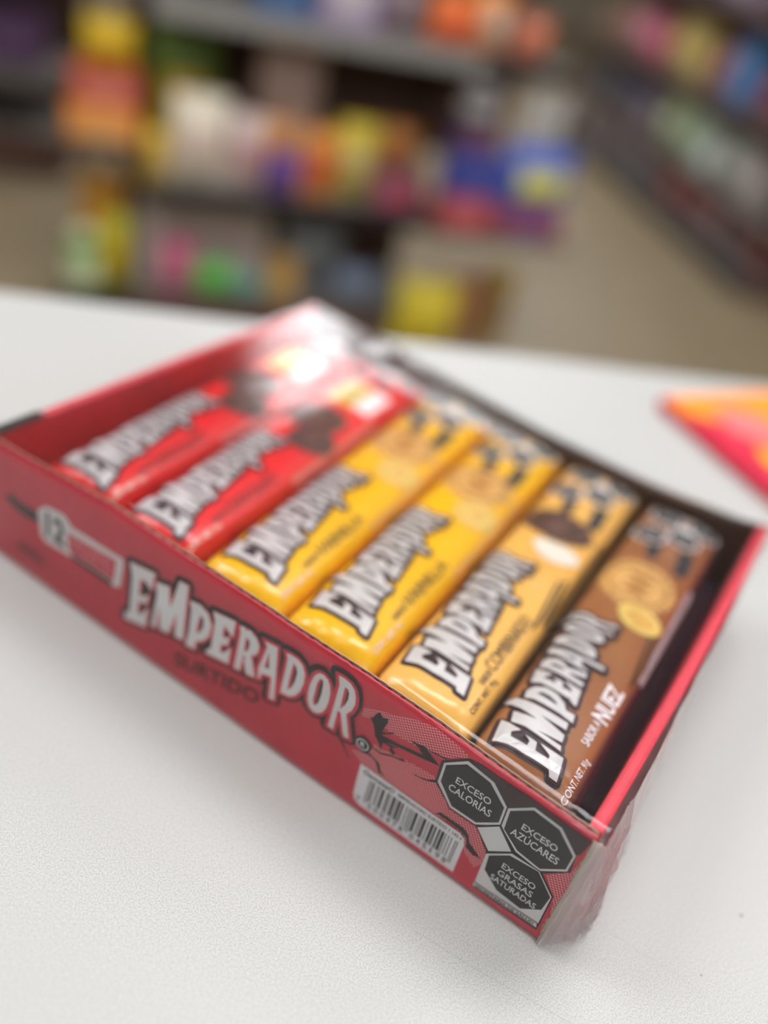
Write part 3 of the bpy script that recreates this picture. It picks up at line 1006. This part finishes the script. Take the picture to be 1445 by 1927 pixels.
# ------------------------------------------------------------------ second carton on the counter
cx, cy = -.1286, .519
e1 = math.atan2(-.534, .845)
M_or = mat('orange_carton_card', srgb(248, 146, 30), .45)
M_cr = mat('crimson_print', srgb(206, 30, 64), .45)
M_ye = mat('golden_print', srgb(250, 186, 30), .45)
M_pi = mat('rose_pink_print', srgb(240, 120, 120), .45)
c2 = empty('candy_carton', (cx, cy, 0), e1)
tag(c2, 'flat orange and crimson candy carton by the far edge of the counter', 'carton')
obj('carton_body', box_bm(0, .25, 0, .158, 0.0003, .0115, .0015), M_cr, c2)
up2 = lambda lay: (lambda x, y, o: Vector((x / 1000, y / 1000, (11.5 + lay) / 1000)))
Sheet().poly([(2, 2), (30, 2), (60, 60), (130, 92), (248, 80), (248, 156), (2, 156)]).build('orange_panel', up2(.1), M_or, c2)
Sheet().poly([(18, 44), (60, 30), (90, 60), (70, 92), (34, 80)]).build('pink_splash', up2(.2), M_pi, c2)
Sheet().poly([(80, 40), (100, 28), (240, 30), (240, 62), (170, 60), (120, 56)]).build('golden_lettering_band', up2(.3), M_ye, c2)
Sheet().poly([(96, 74), (240, 70), (240, 96), (130, 104)]).build('crimson_splash', up2(.2), M_cr, c2)

# ------------------------------------------------------------------ store fixtures
M_frame = mat('dark_brown_fixture', srgb(96, 70, 60), .55)
M_shelf = mat('grey_metal_shelf', srgb(120, 116, 112), .45)
M_lipd = mat('black_shelf_lip', srgb(30, 26, 30), .4)
M_lipg = mat('grey_price_rail', srgb(150, 148, 144), .4)
M_wire = mat('rack_wire', srgb(96, 92, 86), .35, metal=.6)


def fixture(name, label, loc, rz, w, d, top, shelves, cat='shelf unit', side=True):
    """shelf unit: local x along its face, y into its depth, z=0 on the floor"""
    t = empty(name, loc, rz)
    tag(t, label, cat)
    obj('back_panel', box_bm(0, w, d, d + .03, 0, top), M_frame, t)
    for x in (-.03, w):
        obj('upright', box_bm(x, x + .03, d - .03, d + .03, 0, top), M_frame, t)
    if side:
        for x in (-.02, w):
            obj('base_end', box_bm(x, x + .02, 0, d - .03, 0, .08), M_frame, t)
    for (z, y0, lip, lm_) in shelves:
        sh = obj('shelf', box_bm(0, w, y0, d, z - .02, z, .002), M_shelf, t)
        obj('shelf_lip', box_bm(0, w, y0 - .008, y0, z - lip, z + .004, .002), lm_, sh)
    return t


def bag_pt(u, v, side, w, h, d):
    pr = max(0, math.sin(PI * min(1, max(0, (v - .05) / .9)))) ** .55
    return Vector((w / 2 * u * (1 - .05 * math.sin(PI * v)), side * d / 2 * max(0, 1 - abs(u) ** 3) ** .6 * pr, h * v))


def make_bag(root, w, h, d, m, ml):
    bm = bmesh.new()
    nu, nv = 13, 13
    for side in (-1, 1):
        grid_bm(nu, nv, lambda i, j: bag_pt(-1 + 2 * i / (nu - 1), j / (nu - 1), side, w, h, d), bm=bm)
    bmesh.ops.remove_doubles(bm, verts=bm.verts, dist=1e-5)
    obj('bag_body', bm, m, root, smooth=True)
    bm, _ = grid_bm(17, 2, lambda i, j: Vector((w / 2 * (-1 + i / 8), .003 * (1 if i % 2 else -1), h * .965 + j * h * .05)))
    o = obj('top_seal', bm, m, root)
    o.modifiers.new('thick', 'SOLIDIFY').thickness = .0015
    bm, _ = grid_bm(9, 9, lambda i, j: bag_pt((-1 + i / 4) * .66, .28 + .4 * j / 8, -1, w, h, d) + Vector((0, -.002, 0)))
    obj('printed_label', bm, ml, root, smooth=True)


def make_carton(root, w, h, d, m, ml):
    obj('carton_body', box_bm(-w / 2, w / 2, -d / 2, d / 2, 0, h, .004), m, root)
    obj('printed_label', box_bm(-w * .36, w * .36, -d / 2 - .0015, -d / 2, h * .22, h * .74), ml, root)
    obj('lid_flap', box_bm(-w * .47, w * .47, -d * .47, d * .47, h, h + .003), m, root)


def make_jar(root, w, h, d, m, ml):
    r = w / 2
    obj('jar_body', lathe_bm([(r * .92, 0), (r, h * .04), (r, h * .68), (r * .82, h * .78), (r * .66, h * .82), (r * .66, h * .84)], 24), m, root, smooth=True)
    obj('lid', lathe_bm([(r * .72, h * .84), (r * .72, h * .99), (r * .66, h)], 24), ml, root, smooth=True)
    obj('printed_label', lathe_bm([(r * 1.01, h * .14), (r * 1.012, h * .16), (r * 1.012, h * .58), (r * 1.01, h * .6)], 24), ml, root, smooth=True)


KINDS = {'bag': make_bag, 'carton': make_carton, 'jar': make_jar}
CATN = {'bag': 'bag', 'carton': 'box', 'jar': 'jar'}
NAMES = {'bag': 'snack_bag', 'carton': 'snack_carton', 'jar': 'candy_jar'}


def product(kind, label, origin, ang, x, y, z, w, h, d, col, lab, group):
    gx, gy = math.cos(ang), math.sin(ang)
    loc = Vector((origin[0] + gx * x - gy * y, origin[1] + gy * x + gx * y, z))
    root = empty(NAMES[kind], loc, ang)
    tag(root, label, CATN[kind], group)
    KINDS[kind](root, w, h, d, paint(*col), paint(*lab))
    return root


# centre shelf unit, its end turned to the counter
GA = TH + R(8)
GO = store(-.27, 2.45, 0)
GZ = FLOOR
fixture('shelf_unit', 'dark brown snack shelf unit facing the counter in the middle aisle', (GO.x, GO.y, FLOOR), GA, .92, .42, 1.45,
        [(.085, 0, .085, M_frame), (.42, .0, .05, M_lipd), (.89, .0, .045, M_lipg)])
SU = [o for o in COL.objects if o.name == 'shelf_unit'][0]
obj('upper_panel', box_bm(.95, 1.22, .36, .42, .52, 1.45), M_frame, SU)
sh = obj('shelf', box_bm(.92, 1.22, 0, .42, .87, .89, .002), M_shelf, SU)
obj('shelf_lip', box_bm(.92, 1.22, -.008, 0, .845, .894, .002), M_lipd, sh)
tr = obj('side_tray', box_bm(.815, 1.245, -.215, -.045, .434, .44, .001), M_wire, SU)
obj('tray_rim', box_bm(.815, 1.245, -.219, -.215, .434, .455), M_wire, tr)
for x in (.90, 1.20):
    obj('tray_bracket', box_bm(x, x + .012, -.045, -.008, .425, .437) if x < .92 else box_bm(x, x + .012, -.045, .36, .425, .437), M_wire, tr)
obj('tray_post', box_bm(1.196, 1.216, .34, .36, .42, .56), M_wire, tr)
gx, gy = math.cos(GA), math.sin(GA)
t = empty('side_rack', (GO.x + gx * -.115 - gy * .1, GO.y + gy * -.115 + gx * .1, FLOOR), GA)
tag(t, 'slim wire side rack at the left end of the snack shelf', 'rack')
hw_ = .095
obj('post', box_bm(-.012, .012, .12, .144, 0, 1.0), M_wire, t)
obj('foot', box_bm(-hw_, hw_, .06, .16, 0, .02, .003), M_wire, t)
for z in (.075, .50):
    tr = obj('tray', box_bm(-hw_, hw_, -.09, .12, z - .006, z, .001), M_wire, t)
    obj('tray_rim', box_bm(-hw_, hw_, -.094, -.09, z - .006, z + .02), M_wire, tr)

G1 = 'snacks on the middle shelf'
mid, deck, top = FLOOR + .4205, FLOOR + .0855, FLOOR + .8905
def shelf_item(kind, label, g0, g1, z0, z1, y, d, col, lab, group):
    product(kind, label, (GO.x, GO.y), GA, (g0 + g1) / 2, y, z0, g1 - g0, z1 - z0, d, col, lab, group)


SI = shelf_item
# left side rack
t1, t2 = FLOOR + .5005, FLOOR + .0755
GL = 'packs on the left side rack'
SI('carton', 'orange carton at the bottom of the upper tray, left rack', -.205, -.015, t1, -.352, .09, .12, (236, 150, 60), (240, 176, 110), GL)
SI('carton', 'red and pink carton stacked on the orange carton, left rack', -.195, -.015, -.348, -.262, .09, .11, (186, 78, 58), (222, 134, 118), GL)
SI('bag', 'round yellow bag on top of the stack, left rack', -.165, -.03, -.258, -.145, .09, .09, (222, 184, 10), (206, 164, 14), GL)
SI('bag', 'amber bag standing at the back of the lower tray, left rack', -.165, -.03, t2, -.565, .17, .06, (196, 140, 44), (206, 124, 34), GL)
SI('bag', 'lime yellow bag in the lower tray, left rack', -.108, -.025, t2, -.655, .09, .07, (196, 188, 50), (214, 176, 30), GL)
SI('jar', 'jar with pale green lid at the front of the lower tray', -.205, -.11, t2, -.70, .06, .1, (90, 150, 60), (222, 234, 190), GL)
# middle shelf
SI('bag', 'tall green topped bag at the back of the middle shelf', .02, .21, mid, -.15, .22, .09, (92, 118, 30), (196, 160, 40), G1)
SI('bag', 'big cream white bag on the middle shelf', .07, .235, mid, -.29, .08, .11, (232, 222, 200), (222, 200, 186), G1)
SI('bag', 'pinkish white bag beside the big cream bag', .24, .34, mid, -.325, .08, .09, (220, 196, 190), (200, 150, 150), G1)
SI('bag', 'small golden bag at the left end of the middle shelf', .0, .065, mid, -.39, .05, .06, (222, 182, 40), (206, 170, 90), G1)
SI('bag', 'tall beige bag standing behind the purple bag', .33, .53, mid, -.155, .24, .09, (212, 184, 170), (200, 170, 158), G1)
SI('bag', 'small purple bag at the shelf front', .345, .45, mid, -.412, .045, .06, (104, 64, 150), (88, 52, 132), G1)
SI('bag', 'orange bag above the small purple bag', .345, .44, mid, -.34, .13, .06, (214, 150, 80), (206, 120, 60), G1)
SI('bag', 'red and orange bag on the middle shelf', .45, .56, mid, -.335, .06, .07, (222, 142, 50), (206, 74, 60), G1)
SI('bag', 'yellow bag with pale label on the middle shelf', .57, .70, mid, -.315, .13, .08, (214, 190, 50), (226, 206, 140), G1)
SI('bag', 'brown orange bag near the right end of the middle shelf', .715, .83, mid, -.315, .15, .08, (176, 110, 40), (150, 84, 40), G1)
SI('carton', 'low mauve carton at the right front of the middle shelf', .68, .84, mid, -.425, .045, .07, (150, 100, 120), (190, 80, 100), G1)
SI('jar', 'grey white jar on the dark violet carton above the side tray', .83, .94, -.2, -.11, -.13, .1, (60, 56, 80), (170, 166, 160), G1)
# right side rack
GR = 'packs on the right side rack'
t3 = FLOOR + .4405
SI('carton', 'red carton under the blue carton, side tray', .825, .985, t3, -.405, -.14, .1, (180, 84, 88), (206, 104, 106), GR)
SI('carton', 'royal blue carton stacked on the red carton, side tray', .825, 1.0, -.401, -.29, -.14, .1, (58, 78, 164), (76, 74, 144), GR)
SI('carton', 'dark violet carton on top of the blue carton, side tray', .83, .96, -.286, -.205, -.13, .09, (84, 60, 100), (120, 80, 90), GR)
SI('carton', 'red and purple carton at the outer end of the side tray', 1.01, 1.225, t3, -.435, -.14, .1, (166, 84, 98), (116, 92, 146), GR)
SI('bag', 'blue bag with white and yellow label, side tray', 1.005, 1.232, -.4315, -.245, -.14, .08, (66, 96, 190), (226, 222, 110), GR)
SI('bag', 'pale grey bag standing behind the blue bag, side tray', 1.06, 1.2, t3, -.12, -.067, .034, (176, 172, 166), (190, 186, 180), GR)
# top shelf
GT = 'packs on the top shelf'
SI('bag', 'bright orange bag on the top shelf', .76, .90, top, .07, .07, .09, (250, 126, 50), (240, 100, 64), GT)
SI('bag', 'orange bag with white top on the top shelf', .91, 1.02, top, .10, .12, .08, (236, 150, 70), (236, 210, 190), GT)
SI('bag', 'salmon pink bag at the right end of the top shelf', 1.03, 1.13, top, .05, .06, .08, (226, 140, 110), (200, 90, 40), GT)
SI('bag', 'mauve grey bag beside the bright orange bag', .62, .74, top, .10, .10, .08, (136, 112, 124), (160, 140, 146), GT)
SI('carton', 'lilac and white carton in the middle of the top shelf', .43, .6, top, .09, .08, .1, (150, 130, 170), (200, 190, 196), GT)
SI('carton', 'blue carton left of the lilac carton on the top shelf', .26, .42, top, .09, .1, .1, (60, 96, 150), (90, 120, 160), GT)
SI('bag', 'silver grey bag at the left end of the top shelf', .05, .22, top, .12, .1, .09, (130, 126, 124), (150, 148, 150), GT)
# lowest deck
GD = 'packs on the lowest shelf'
SI('carton', 'large grey white carton on the lowest shelf', .01, .4, deck, -.60, .22, .2, (196, 184, 176), (186, 170, 168), GD)
SI('bag', 'small magenta bag in front of the large grey carton', .06, .165, deck, -.71, .06, .06, (190, 80, 120), (206, 130, 150), GD)
SI('bag', 'bright green bag at the front of the lowest shelf', .17, .29, deck, -.765, .06, .07, (90, 180, 66), (104, 190, 80), GD)
SI('bag', 'teal bag right of the bright green bag', .295, .39, deck, -.80, .06, .06, (90, 150, 140), (110, 160, 150), GD)
SI('carton', 'tan carton on the lowest shelf left of the grey blue bag', .4, .49, deck, -.735, .08, .08, (186, 146, 84), (200, 160, 90), GD)
SI('bag', 'grey blue bag in the middle of the lowest shelf', .46, .67, deck, -.665, .19, .1, (150, 156, 160), (136, 142, 146), GD)
SI('bag', 'slate blue bag at the front of the lowest shelf', .62, .77, deck, -.745, .06, .08, (112, 124, 146), (120, 132, 150), GD)
GF = 'sacks standing on the floor by the snack shelf'
SI('bag', 'big yellow sack on the floor at the shelf corner', .78, 1.0, FLOOR + .001, -.70, -.10, .11, (206, 186, 34), (214, 190, 60), GF)
SI('bag', 'pink and brown sack right of the yellow sack', .975, 1.11, FLOOR + .001, -.715, .0, .1, (190, 116, 116), (170, 120, 90), GF)
SI('bag', 'olive yellow sack standing furthest right on the floor', 1.1, 1.25, FLOOR + .001, -.69, .02, .09, (166, 134, 50), (150, 116, 80), GF)

# right-hand shelf run along the aisle
RA = TH - PI / 2
RO = store(2.35, 6.4, 0)             # local x runs back towards the counter
fixture('shelf_run', 'long dark shelf run along the right side of the aisle', (RO.x, RO.y, FLOOR), RA, 2.95, .42, 1.6,
        [(.09, 0, .09, M_lipd), (.31, .03, .035, M_frame), (.65, .06, .035, M_frame), (1.05, .08, .035, M_frame)])
ROWS = [
    ('the lowest shelf of the right run', FLOOR + .0905, .09, [('bag', (150, 146, 140), .16), ('carton', (160, 140, 132), .17), ('bag', (150, 136, 138), .16), ('carton', (136, 128, 140), .15), ('bag', (140, 120, 120), .17), ('carton', (130, 126, 140), .16), ('bag', (120, 90, 90), .16), ('carton', (166, 84, 84), .17), ('bag', (176, 76, 80), .17), ('carton', (140, 104, 106), .18), ('bag', (136, 106, 110), .17), ('carton', (110, 50, 50), .18)]),
    ('the second shelf of the right run', FLOOR + .3105, .11, [('carton', (70, 64, 66), .2), ('bag', (96, 92, 96), .2), ('carton', (70, 70, 84), .22), ('bag', (88, 80, 104), .22), ('carton', (110, 100, 120), .2), ('bag', (176, 188, 140), .24), ('bag', (150, 184, 140), .24), ('carton', (176, 190, 180), .2), ('bag', (176, 178, 172), .22), ('carton', (160, 150, 146), .22), ('bag', (84, 40, 40), .24)]),
    ('the third shelf of the right run', FLOOR + .6505, .15, [('carton', (150, 120, 90), .14), ('bag', (186, 110, 110), .2), ('bag', (220, 130, 150), .22), ('carton', (206, 70, 110), .2), ('bag', (206, 180, 90), .27), ('carton', (190, 160, 80), .26), ('bag', (160, 90, 100), .22), ('carton', (60, 120, 190), .3), ('bag', (150, 66, 84), .2), ('carton', (140, 20, 40), .3), ('bag', (120, 50, 30), .3)]),
    ('the fourth shelf of the right run', FLOOR + 1.0505, .17, [('bag', (120, 96, 90), .2), ('carton', (90, 70, 90), .2), ('bag', (130, 120, 150), .2), ('carton', (80, 60, 60), .2), ('bag', (150, 140, 160), .2), ('carton', (110, 90, 110), .2), ('bag', (140, 60, 60), .2), ('carton', (90, 100, 140), .2), ('bag', (160, 120, 60), .2)]),
]
ORD = ['furthest', 'second furthest', 'third furthest', 'fourth furthest', 'fifth furthest', 'middle sixth', 'sixth nearest', 'fifth nearest', 'fourth nearest', 'third nearest', 'second nearest', 'nearest']
def cname(c):
    r, g, b = c
    mx_, mn_ = max(c), min(c)
    if mx_ - mn_ < 22: return 'dark grey' if mx_ < 110 else ('grey' if mx_ < 165 else 'pale grey')
    dk = 'dark ' if mx_ < 115 else ('pale ' if mn_ > 125 else '')
    if r == mx_: return dk + ('pink' if b > g + 10 and mn_ > 60 else ('crimson' if b > g + 5 else ('gold' if g > b + 50 else ('red' if r - g > 50 else 'brown'))))
    if g == mx_: return dk + 'green'
    return dk + ('violet' if r > g else 'blue')


for (where, z, y, lst) in ROWS:
    n_ = len(lst)
    step = 2.95 / n_
    for i, (kd, c, hh_) in enumerate(lst):
        od = ORD[i] if i < n_ // 2 else ORD[12 - (n_ - i)]
        if n_ % 2 and i == n_ // 2: od = 'middle'
        w_ = step * .86
        lc = tuple(min(255, int(q * 1.15 + 14)) for q in c)
        c = tuple(int(.72 * q_ + .28 * sum(c) / 3) for q_ in c)
        lc = tuple(int(.8 * q_ + .2 * sum(lc) / 3) for q_ in lc)
        product(kd, '%s %s, %s from the counter on %s' % (cname(c), 'bag' if kd == 'bag' else 'box', od, where), (RO.x, RO.y), RA,
                step * (i + .5), y + .06, z, w_, hh_, .11, c, lc, 'packs on ' + where)

# shelf unit far left, mostly out of frame
LO = store(-1.73, 3.62, 0)
fixture('shelf_unit', 'dark shelf unit far left beyond the aisle', (LO.x, LO.y, FLOOR), TH, 1.1, .45, 1.3, [(.16, 0.0, .158, M_frame), (.38, 0, .06, M_shelf), (.80, .02, .05, M_lipd)])
for i, (c, hh_, nm) in enumerate([((120, 70, 130), .16, 'violet'), ((110, 104, 108), .14, 'grey'), ((120, 104, 100), .15, 'taupe'), ((88, 60, 100), .17, 'plum')]):
    product('carton', '%s carton on the dark shelf unit far left' % nm, (LO.x, LO.y), TH, .2 + i * .24, .12, FLOOR + .3805, .2, hh_, .14, c, tuple(min(255, q + 25) for q in c), 'cartons on the far left shelf')
